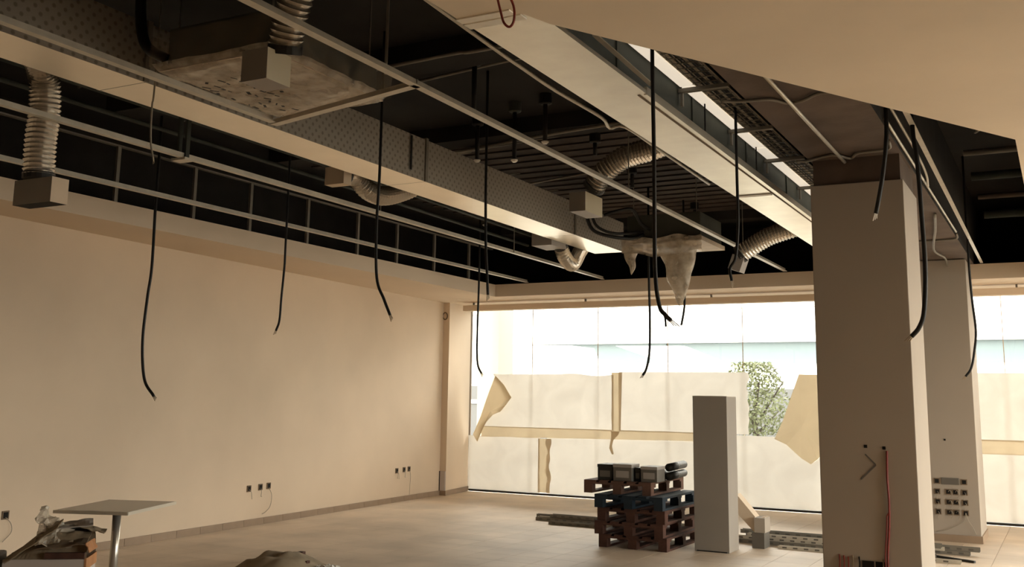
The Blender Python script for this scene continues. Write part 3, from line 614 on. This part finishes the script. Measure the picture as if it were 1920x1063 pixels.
cable('thick cable hanging along the bright side of the near column', [(-.79, 7.2, 3.49), (-.77, 7.2, 3.21), (-.76, 7.2, 2.85), (-.755, 7.2, 2.5), (-.775, 7.2, 2.22), (-.81, 7.2, 2.11), (-.86, 7.2, 2.05)], .015)
cable('thin cable hanging along the right edge of the far column', [(-.86, 12.5, 3.2), (-.85, 12.5, 2.79), (-.83, 12.5, 2.44), (-.86, 12.5, 2.2), (-.90, 12.5, 2.03), (-.96, 12.5, 1.94)], .013)
cable('thin grey wire dangling beside the supply duct at upper left', [(-5.05, 4.6, 3.57), (-5.06, 4.6, 3.43), (-5.05, 4.6, 3.21), (-5.01, 4.6, 3.06)], .006, .02, 'grey_wire')
rl = smooth_path([(-1.885, 3.38, ZC + .02), (-1.87, 3.38, 3.19), (-1.855, 3.4, 3.10), (-1.84, 3.4, 3.055), (-1.815, 3.4, 3.035), (-1.797, 3.4, 3.06), (-1.80, 3.4, 3.12), (-1.83, 3.38, 3.2), (-1.845, 3.38, ZC + .02)], 6)
o = MB().sweep(rl, .005, 8).obj('cable_loop', 'red_cable', None, True); tag(o, 'red cable loop poking down from the near plasterboard ceiling', 'cable'); recentre(o, (-1.86, 3.38, ZC))

# ------------------------------------------------------------------ sprinkler drops and detectors
def sprinkler(x, y, zb, label, cap='black_metal', tip=None):
    t = thing('sprinkler_drop', label, 'sprinkler pipe', 'black pipe drops from the slab', (x, y, ztop(x, y)))
    ZS = ztop(x, y)
    MB().lathe([(.045, -.10), (.06, -.09), (.06, 0)], n=12).obj('ceiling_cap', cap, t); MB().sweep([(0, 0, -.05), (0, 0, zb - ZS)], .022, 10).obj('pipe', 'black_metal', t, True)
    if tip: MB().lathe([(.018, -.025), (.034, -.010), (.034, 0)], (0, 0, zb - ZS), 12).obj('head', tip, t)
sprinkler(-4.09, 7.06, 3.93, 'black pipe drop from the slab nearest the pale beam corner')
sprinkler(-4.06, 8.33, 3.95, 'black pipe drop with pale disc tip right of the smoke detector pipe', tip='white_plastic')
sprinkler(-4.44, 8.45, 3.84, 'grey pipe drop with bright detector head above the long rail', cap='duct_dark', tip='white_enamel')
sprinkler(-4.14, 9.68, 4.12, 'short black pipe drop left of the arching flexible duct')
sprinkler(-4.33, 11.23, 4.09, 'short black pipe drop under the arching flexible duct')
sprinkler(-4.38, 13.74, 4.18, 'small black pipe drop above the far air conditioner')
sprinkler(-5.00, 8.72, 3.95, 'thin pipe drop with pale tip beside the thin cable over the duct', tip='white_plastic')
sprinkler(-7.3, 13.0, 4.12, 'far black pipe drop left of the supply duct end', tip='white_plastic')
rg = [(-4.60 + .07 * math.cos(a), 7.14 + .07 * math.sin(a), ZS - .02) for a in [i * math.pi / 8 for i in range(17)]]
o = MB().sweep(rg, .014, 6, False).obj('ring_fixture', 'white_plastic', None, True); tag(o, 'small pale ring fixed on the black slab', 'ring fixture'); recentre(o, (-4.60, 7.14, ZS))

# ------------------------------------------------------------------ conduits on slab, beam and soffit
def conduit(label, pts, r=.012, mt='galv_dull', n=5, sm=True):
    P = smooth_path(pts, n) if sm and len(pts) > 2 else [Vector(p) for p in pts]
    o = MB().sweep(P, r, 7).obj('conduit', mt, None, True); tag(o, label, 'conduit', 'conduits in the ceiling void'); recentre(o, pts[0]); return o
conduit('pale conduit along the slab nearest the camera, bending to the pale beam', [(-5.1, 6.62, 4.22), (-4.0, 6.53, 4.22), (-3.75, 6.5, 4.2), (-2.7, 6.45, 4.2)], .016)
conduit('second conduit along the slab crossing behind the nearest black pipe drop', [(-4.95, 7.43, ZS - .03), (-3.85, 7.25, ZS - .03), (-3.3, 7.22, ZS - .03), (-2.3, 7.2, ZS - .03)], .014)
conduit('third conduit along the black joist above the long rail', [(-5.9, 9.35, 4.215), (-3.9, 8.96, 4.215), (-2.3, 8.9, 4.215)], .018)
conduit('fourth thin conduit just behind the black joist', [(-5.9, 9.75, ZS - .07), (-3.9, 9.45, ZS - .07), (-2.3, 9.4, ZS - .07)], .012)
conduit('fifth conduit on the ribbed deck beside the grey plenum', [(-5.9, 11.55, ZS - .08), (-4.7, 11.2, ZS - .08), (-4.0, 11.1, ZS - .08)], .014)
conduit('bright conduit pair edge following the left edge of the pale beam', [(-2.33, 2.5, 3.36), (-2.42, 4.25, 3.35), (-2.44, 4.70, 3.35), (-2.455, 5.17, 3.35), (-2.44, 5.80, 3.35), (-2.49, 6.06, 3.35), (-2.39, 6.08, 3.35), (-2.40, 6.75, 3.35), (-2.43, 8.02, 3.35)], .011, 'galvanised', 4)
conduit('second bright conduit along the pale beam ending in a small bracket', [(-2.36, 6.6, 3.38), (-2.365, 7.4, 3.38), (-2.38, 8.9, 3.38)], .008, 'galvanised')
conduit('wavy grey conduit across the beam underside near the diagonal ceiling edge', [(-1.75, 6.05, ZG - .015), (-1.67, 6.1, ZG - .015), (-1.48, 6.14, ZG - .015), (-1.39, 6.27, ZG - .015), (-1.3, 6.25, ZG - .015), (-1.17, 6.14, ZG - .015), (-1.0, 6.2, ZG - .015)], .011)
conduit('wavy grey conduit just before the near column head', [(-1.70, 7.86, ZG - .015), (-1.62, 7.88, ZG - .015), (-1.42, 7.77, ZG - .015), (-1.31, 7.92, ZG - .015), (-1.23, 7.78, ZG - .015), (-1.02, 7.74, ZG - .015), (-.98, 7.5, ZG - .015)], .011)
conduit('straight pale conduit running under the beam to the near column head', [(-1.375, 5.0, ZG - .03), (-1.365, 8.0, ZG - .03)], .013, 'galvanised')
conduit('bright conduit along the beam edge between the two columns', [(-.94, 7.05, ZG + .03), (-.94, 8.8, ZG + .03), (-.94, 9.4, ZG + .03), (-.94, 12.1, ZG + .03)], .011, 'galvanised')
conduit('short pale conduit turning under the beam before the far column', [(-.94, 12.15, ZG + .02), (-.955, 12.3, ZG - .013), (-1.1, 12.36, ZG - .013), (-1.45, 12.4, ZG - .013)], .011)
conduit('second conduit just right of the beam edge conduit', [(-.88, 6.6, ZG + .06), (-.885, 8.2, ZG + .06), (-.90, 9.0, ZG + .05), (-.92, 9.3, ZG + .0)], .010, 'galvanised')
conduit('curved pale conduit bending down onto the far column head', [(-1.0, 10.6, ZG - .02), (-1.1, 11.6, ZG - .02), (-1.25, 12.9, ZG - .045), (-1.2, 13.6, ZG - .05), (-1.22, 14.08, 3.36)], .013)
for k, (y, z, r_) in enumerate([(10.6, 4.0, .03), (11.5, 3.95, .045), (12.4, 3.9, .03), (13.3, 3.85, .05)]):
    conduit(f'{words[k]} dark pipe from the camera crossing the void at far right', [(-.72, y, z), (4.0, y, z + .02)], r_, ['galv_dull', 'duct_dark', 'concrete_dark', 'duct_dark'][k], sm=False)
conduit('slanting pale pipe in the dark void at far right', [(-.55, 9.6, 3.95), (-.05, 9.0, 4.05), (1.5, 8.2, 4.2)], .014)
tag(MB().box(-.52, -.30, 8.55, 8.62, 4.05, 4.075).obj('emergency_light', 'white_enamel'), 'small white fixture in the dark void right of the near column', 'fixture')
for k, (x, l) in enumerate([(-7.10, 'dim higher pipe along the void between the two left rails'), (-7.30, 'dim lower pipe along the void between the two left rails')]):
    conduit(l, [(x, 3.5, 4.15 - k * .1), (x, 9, 4.15 - k * .1), (x - .05, 14.5, 4.12 - k * .1)], .022, 'duct_dark')
for k, y in enumerate((5.9, 7.2, 9.8, 11.0, 12.1)):
    zc_ = ztop(-6.6, y + .1) - .011
    conduit(f'{words[k]} dim cross conduit from the camera left of the supply duct', [(-7.85, y + .35, zc_), (-6.6, y + .1, zc_), (-5.7, y, zc_)], .012, 'galv_dull')
for x, y, l in ((-6.7, 6.02, 'dim white clip on cross conduit left of the wrapped unit'), (-6.6, 9.9, 'dim white clip above the sagging flexible duct')):
    tag(MB().box(x - .06, x + .06, y - .012, y + .012, ztop(x, y) - .045, ztop(x, y) - .02).obj('conduit_clip', 'white_plastic'), l, 'clip')

# ------------------------------------------------------------------ table
tb = thing('pedestal_table', 'grey topped square pedestal table on a chrome pole near the left wall', 'table', loc=(-6.56, 5.92, 0), rz=math.radians(22))
tt = MB().box(-.285, .285, -.42, .42, .715, .740, .006).obj('table_top', 'table_laminate', tb)
e = MB()
for a, b in (((-.29, -.425), (.29, -.425)), ((.29, -.425), (.29, .425)), ((.29, .425), (-.29, .425)), ((-.29, .425), (-.29, -.425))): e.bar((*a, .727), (*b, .727), .008, .022)
e.obj('edge_band', 'table_edge', tt)
MB().sweep([(0, 0, .02), (0, 0, .715)], .032, 20).obj('pole', 'steel_tube', tb, True)
MB().box(-.18, .18, -.18, .18, .703, .716).obj('top_plate', 'tin_dark', tb)
MB().lathe([(.24, 0), (.24, .012), (.06, .03), (.034, .05)], n=28).obj('base', 'steel_tube', tb, True)

# carton with packaging waste
cb = thing('cardboard_box', 'white carton heaped with brown cardboard and plastic at the lower left corner', 'box', loc=(-6.23, 5.02, 0), rz=math.radians(38))
MB().box(-.27, .27, 0, .34, 0, .47).obj('carton', 'carton_white', cb)
MB().box(.262, .276, -.002, .342, .40, .475).obj('rim', 'cardboard_orange', cb)
def sheetpart(name, mt, c, sx, sy, rx, ry, rz, seed, amp=.03, n=10):
    R = Matrix.Rotation(rz, 4, 'Z') @ Matrix.Rotation(ry, 4, 'Y') @ Matrix.Rotation(rx, 4, 'X')
    def fn(u, v):
        p = R @ Vector(((u - .5) * sx, (v - .5) * sy, amp * nz(u * 3 + seed, v * 3, seed))); return (c[0] + p.x, c[1] + p.y, c[2] + p.z)
    o = MB().grid(fn, n, n).obj(name, mt, cb); md_ = o.modifiers.new('t', 'SOLIDIFY'); md_.thickness = .006; return o
def heap(u, v):
    x = -.27 + .54 * u; y_ = .01 + .32 * v; h = .47 + .17 * min(1, u / .55) * (1 - (2 * v - 1) ** 4)
    return (x, y_, h + .025 * nz(u * 6, v * 4, 1) * (1 - (2 * u - 1) ** 4))
MB().grid(heap, 20, 12).obj('cardboard_heap', 'cardboard', cb)
sheetpart('flap', 'cardboard', (-.10, .10, .585), .40, .30, .10, -.62, .05, 1, .02)
sheetpart('flap', 'box_brown', (.10, .10, .60), .34, .26, .35, -.10, -.05, 3, .02)
sheetpart('flap', 'plenum_grey', (.13, .20, .685), .26, .26, .06, -.10, .2, 9, .02)
sheetpart('flap', 'cardboard', (.26, .22, .655), .18, .20, .0, .30, .1, 11, .02)
sheetpart('flap', 'cardboard_orange', (.285, .10, .55), .07, .26, .0, 1.2, .0, 5, .01)
sheetpart('plastic_scrap', 'film', (-.02, .16, .71), .20, .18, .4, .7, .4, 7, .09)
sheetpart('plastic_scrap', 'film', (.04, .08, .62), .24, .20, .7, .1, .2, 13, .06)
MB().box(.0, .26, -.012, .02, .475, .515).obj('dark_strip', 'wood_red', cb)
MB().box(.06, .20, .14, .26, .655, .68, .01).obj('dark_lump', 'tin_dark', cb)
dbx = thing('tool_case', 'black tool case beside the white carton at the bottom left corner', 'case', loc=(-6.66, 4.86, 0), rz=math.radians(38))
MB().box(-.16, .12, -.15, .15, 0, .50, .02).obj('body', 'tin_dark', dbx); MB().box(-.03, .10, -.155, -.148, .50, .508).obj('label_edge', 'white_plastic', dbx); MB().box(-.1, .06, -.02, .02, .50, .53, .01).obj('handle', 'black_metal', dbx)

# rubbish on the floor
rb = thing('cement_sack', 'crumpled beige sack lying on the floor at the bottom edge', 'sack', loc=(-6.65, 8.0, 0))
def sack(u, v):
    x = (u - .5) * .62; y_ = (v - .5) * .75; h = .13 * max(0, 1 - (2 * abs(u - .5)) ** 3) * max(0, 1 - (2 * abs(v - .5)) ** 3)
    return (x, y_, .004 + h * (1 + .5 * nz(u * 5, v * 5)) )
MB().grid(sack, 22, 22).obj('sack', 'cardboard', rb, True)
MB().sweep(smooth_path([(-.30, -.02, .03), (-.22, .14, .05), (-.13, .24, .07), (-.02, .31, .08)], 5), .012, 6).obj('dark_seam', 'tin_dark', rb)
for k in range(9):
    x = -.04 + .035 * k; y_ = .37 - .035 * k
    MB().box(x - .03, x + .03, y_ - .025, y_ + .025, .01, .06 + .05 * random.random()).obj('dark_scrap', 'tin_dark' if k % 2 else 'wood_red', rb)
o = MB().grid(lambda u, v: (-.09 + .18 * u, -.08 + .16 * v, .01 + .05 * abs(nz(u * 4, v * 4, 2))), 8, 8).obj('paper_scrap', 'white_plastic', None); o.location = (-6.24, 8.22, 0); tag(o, 'small white crumpled paper scrap right of the beige sack', 'paper scrap')

# ------------------------------------------------------------------ pallets
def pallet_meshes(mt):
    return dict(deck=MB().box(-.0725, .0725, 0, 1.2, 0, .022).mesh('deck_board', mt), deck2=MB().box(-.05, .05, 0, 1.2, 0, .022).mesh('deck_board', mt),
                cross=MB().box(-.4, .4, 0, .145, 0, .022).mesh('stringer_board', mt), block=MB().box(-.05, .05, 0, .10, 0, .078).mesh('block', mt), base=MB().box(-.05, .05, 0, 1.2, 0, .022).mesh('base_board', mt))
PM = {k: pallet_meshes(k) for k in ('wood_red', 'wood_light', 'wood_blue')}
def pallet(x, y, z, rz, mt, label):
    t = thing('pallet', label, 'pallet', 'wooden pallets in the stack', (x, y, z), rz); P = PM[mt]
    for bx in (-.35, 0, .35): link('base_board', P['base'], t, (bx, 0, 0))
    for bx in (-.35, 0, .35):
        for by in (0, .55, 1.1): link('block', P['block'], t, (bx, by, .022))
    for by in (0, .5275, 1.055): link('stringer_board', P['cross'], t, (0, by, .10))
    for bx, k in ((-.3275, 'deck'), (-.165, 'deck2'), (0, 'deck'), (.165, 'deck2'), (.3275, 'deck')): link('deck_board', P[k], t, (bx, 0, .122))
pallet(-4.325, 11.16, 0, 0, 'wood_red', 'bottom dark pallet of the stack on the floor')
pallet(-4.36, 11.13, .1445, .02, 'wood_red', 'second dark pallet from the bottom of the stack')
pallet(-4.34, 11.15, .289, -.015, 'wood_red', 'third dark red pallet in the middle of the stack')
pallet(-4.35, 11.10, .4335, .01, 'wood_blue', 'blue black pallet below the top of the stack')
pallet(-4.52, 11.20, .578, .02, 'wood_light', 'topmost reddish pallet shifted left on the stack')
# things on the pallets
def tin(x, y, sx, sy, h, mt, label, rz=0):
    t = thing('packing_box', label, 'box', 'boxes on top of the pallets', (x, y, .7235), rz)
    MB().box(-sx, sx, -sy, sy, 0, h * .8, .004).obj('body', mt, t); MB().box(-sx - .004, sx + .004, -sy - .004, sy + .004, h * .8, h, .004).obj('lid', 'plenum_grey' if mt == 'tin_grey' else 'tin_dark', t)
    MB().box(-sx * .7, sx * .7, -sy - .003, -sy, h * .2, h * .6).obj('label_panel', 'tin_grey' if mt != 'tin_grey' else 'plenum_grey', t)
tin(-4.69, 11.40, .09, .14, .175, 'tin_dark', 'dark box at the left end on top of the pallets')
tin(-4.47, 11.36, .11, .12, .185, 'tin_grey', 'grey box with pale lid second from left on the pallets')
tin(-4.315, 11.45, .03, .14, .15, 'tin_dark', 'narrow dark box between the two grey boxes on the pallets')
tin(-4.165, 11.40, .095, .13, .17, 'tin_grey', 'grey box with pale lid right of the narrow dark box')
for k, (x, z, l) in enumerate([(-4.10, .77, 'lower dark wrapped roll lying along the pallet top'), (-4.10, .87, 'upper dark wrapped roll lying along the pallet top'), (-4.25, .77, 'dark wrapped roll resting behind the others on the pallet top')]):
    t = thing('roll', l, 'roll', 'dark rolls on the pallets', (x, 12.0, z), .1); MB().sweep([(0, -.35, 0), (0, .42, 0)], .045, 14).obj('tube', 'tin_dark', t, True); MB().lathe([(.047, -.012), (.047, .012)], n=12).obj('band', 'tin_grey', t).rotation_euler[0] = math.pi / 2

# white box column standing by the pallets
wc = thing('box_column', 'free standing white boxed column casing in front of the window', 'column casing', loc=(-3.525, 11.68, 0))
MB().box(-.195, .195, -.19, .19, 0, 1.68, .004).obj('casing', 'casing_grey', wc); MB().box(-.197, .197, -.192, .192, 1.68, 1.686).obj('top_edge', 'white_plastic', wc); MB().box(-.17, .17, -.193, -.19, .0, .012).obj('base_gap', 'dark_hole', wc)
br = thing('plaster_offcut', 'pale sloping plaster offcut with a square end right of the box column', 'offcut', loc=(-3.2, 12.2, 0))
part(MB().prism([(-3.42, .58), (-3.20, .33), (-3.10, .34), (-3.10, .18), (-3.22, .17), (-3.42, .37)], 12.12, 12.30, 'y'), 'sloping_board', 'wall_paint', br)
part(MB().box(-3.205, -3.085, 12.06, 12.30, .175, .335), 'end_block', 'column_paint', br)
part(MB().box(-3.24, -3.10, 12.08, 12.32, 0, .175), 'support', 'tin_grey', br)

# metal studs lying on the floor
stud_me = None
def u_stud(length, w=.07, h=.035, t=.004, mt='galv_dull', name='metal_profile'):
    q = MB(); q.box(0, length, 0, w, 0, t); q.box(0, length, 0, t, t, h); q.box(0, length, w - t, w, t, h)
    q.mi = [0] * len(q.f); q.k = 1
    for k in range(int(length / .12)): q.box(.05 + k * .12, .10 + k * .12, -.0008, .0, h * .3, h * .75)
    return q.mesh(name, [mt, 'tin_grey'])
SA = u_stud(1.9, .07, .035, .004, 'galvanised'); SB = u_stud(1.5, .05, .05, .004, 'tin_grey'); SC = u_stud(2.2, .09, .045, .004, 'galv_dull')
ordn = ['lowest', 'second', 'third', 'fourth', 'fifth', 'sixth', 'seventh', 'eighth', 'ninth broad', 'foremost short', 'inner dull', 'rearmost raised', 'front upper']
for k, (x, y, z, rz, me) in enumerate([(-6.45, 13.05, 0, -.02, SC), (-6.35, 13.16, .0, -.02, SA), (-6.52, 13.25, .0, -.02, SA), (-6.25, 13.08, .047, -.02, SC), (-6.20, 13.20, .047, -.02, SA), (-6.60, 13.38, 0, -.02, SB), (-6.1, 12.72, 0, -.02, SC)]):
    o = link('metal_profile', me, None, (x, y, z), rz); tag(o, f'{["front", "second", "raised third", "broad fourth", "top", "rear", "lone forward"][k]} grey metal profile lying left of the pallets', 'metal profile', 'metal profiles left of the pallets')
for k, (x, y, z, rz, me) in enumerate([(-3.55, 12.45, 0, -.03, SC), (-3.6, 12.57, 0, -.03, SA), (-3.5, 12.66, 0, -.03, SB), (-3.55, 12.47, .046, -.03, SA), (-3.45, 12.60, .051, -.03, SB), (-3.3, 12.80, 0, -.03, SA), (-3.25, 12.92, 0, -.03, SC), (-3.2, 12.82, .046, -.03, SA), (-3.5, 12.55, .102, -.03, SC), (-2.98, 12.20, 0, -.03, SA), (-3.42, 12.70, .052, -.03, SB), (-3.15, 12.93, .046, -.03, SC), (-3.40, 12.46, .082, -.03, SA)]):
    o = link('metal_profile', me, None, (x, y, z), rz); tag(o, f'{ordn[k]} metal profile in the pile right of the box column', 'metal profile', 'metal profiles between box column and near column')
o = MB().bar((-1.75, 12.76, .012), (-.962, 12.33, .012), .03, .024).obj('floor_batten', 'tin_dark'); tag(o, 'dark thin bar lying on the floor before the far column', 'bar'); recentre(o, (-1.35, 12.55, 0))

# ------------------------------------------------------------------ outside
tag(MB().box(-90, 90, 16.72, 110, -.25, -.03).obj('pavement', 'asphalt'), 'pale street outside the shop window', 'street', kind='structure')
tag(MB().box(6.3, 90, -60, 16.72, -.25, -.03).obj('pavement', 'asphalt'), 'pale street outside the right hand shopfront', 'street', kind='structure')
bd = thing('building', 'white building with a blue glass band across the street', 'building', loc=(-8, 41, 0))
part(MB().box(-40, 25, 40.6, 50, 0, 9.0), 'core', 'facade_white', bd)
part(MB().box(-40, 25, 40.0, 40.6, 3.97, 9.0), 'upper_wall', 'facade_white', bd)
part(MB().box(-40, 25, 40.0, 40.6, 2.2, 3.16), 'lower_wall', 'facade_white', bd)
part(MB().box(-40, 25, 39.9, 40.0, 5.30, 5.42), 'ledge', 'facade_white', bd)
part(MB().box(-40, 25, 40.0, 40.6, .0, 2.2), 'ground_floor', 'facade_grey', bd)
pane = MB().box(0, 7.9, 40.25, 40.3, 3.16, 3.97).mesh('window_pane', 'facade_glass')
for k in range(7):
    o = link('window_pane', pane, bd, (-38 + k * 8.0, 0, 0)); o.matrix_parent_inverse = Matrix.Translation((8, -41, 0))
def canopy(label, poly, y0, y1):
    t = thing('canopy', label, 'canopy', 'white canvas canopies outside', ((poly[0][0] + poly[1][0]) / 2, y0, 0))
    part(MB().prism(poly, y0, y1, 'y'), 'canvas', 'canvas_white', t)
    xs_ = [p[0] for p in poly]; zl = min(p[1] for p in poly)
    for x in (min(xs_) + .1, max(xs_) - .1): part(MB().sweep([(x, y0 + .5, -.03), (x, y0 + .5, zl + .02)], .04, 8), 'pole', 'facade_grey', t)
canopy('low white canopy outside the left half of the window', [(-20.5, 3.50), (-14.57, 3.45), (-14.41, 3.09), (-11.0, 2.77), (-11.0, 2.2), (-20.5, 2.2)], 32, 34)
canopy('white canopy with sloping ends outside the middle of the window', [(-12.7, 3.39), (-10.5, 3.37), (-9.1, 2.82), (-9.1, 2.4), (-10.9, 2.4), (-10.9, 2.79)], 31.4, 31.95)
tag(MB().box(-9.98, -9.53, 17.6, 18.2, -.03, 5).obj('cream_pillar', 'cream_render'), 'cream rendered pillar outside the left end of the window', 'pillar')
pt = thing('planter', 'grey street planter seen past the peeled paper corner', 'planter', loc=(-11.2, 19.8, -.03))
MB().box(-.4, .4, -.3, .3, 0, 1.55, .03).obj('body', 'facade_grey', pt); MB().box(-.44, .44, -.34, .34, 1.55, 1.63, .02).obj('rim', 'facade_white', pt)
tr_ = thing('tree', 'small leafy tree outside the gap in the window paper', 'tree', loc=(-5.75, 22, -.03))
MB().sweep(smooth_path([(0, 0, 0), (.05, .02, .7), (-.03, 0, 1.3), (.06, .05, 2.1)], 4), [.06] * 5 + [.05] * 4 + [.03] * 4, 8).obj('trunk', 'bark', tr_, True)
for a, b in (((0, 0, 1.1), (-.5, .1, 2.0)), ((0, 0, 1.2), (.6, -.1, 2.1)), ((0, 0, 1.0), (.4, .3, 1.5))): MB().sweep([a, b], [.03, .01], 6).obj('branch', 'bark', tr_)
lf = MB()
for k in range(2600):
    a = random.uniform(0, 6.28); r_ = random.random() ** .5 * .85; z_ = 1.0 + 1.5 * random.random(); r_ *= (1 - abs(z_ - 1.55) / 1.4) ** .6
    c = Vector((r_ * math.cos(a) - .05, r_ * math.sin(a) * .8, z_)); u_ = Vector((random.gauss(0, 1), random.gauss(0, 1), random.gauss(0, 1))).normalized(); w_ = u_.orthogonal().normalized(); s_ = random.uniform(.03, .055)
    lf.add([c - u_ * s_, c + w_ * s_ * .5, c + u_ * s_, c - w_ * s_ * .5], [(0, 1, 2, 3)])
lf.obj('foliage', 'leaf', tr_)
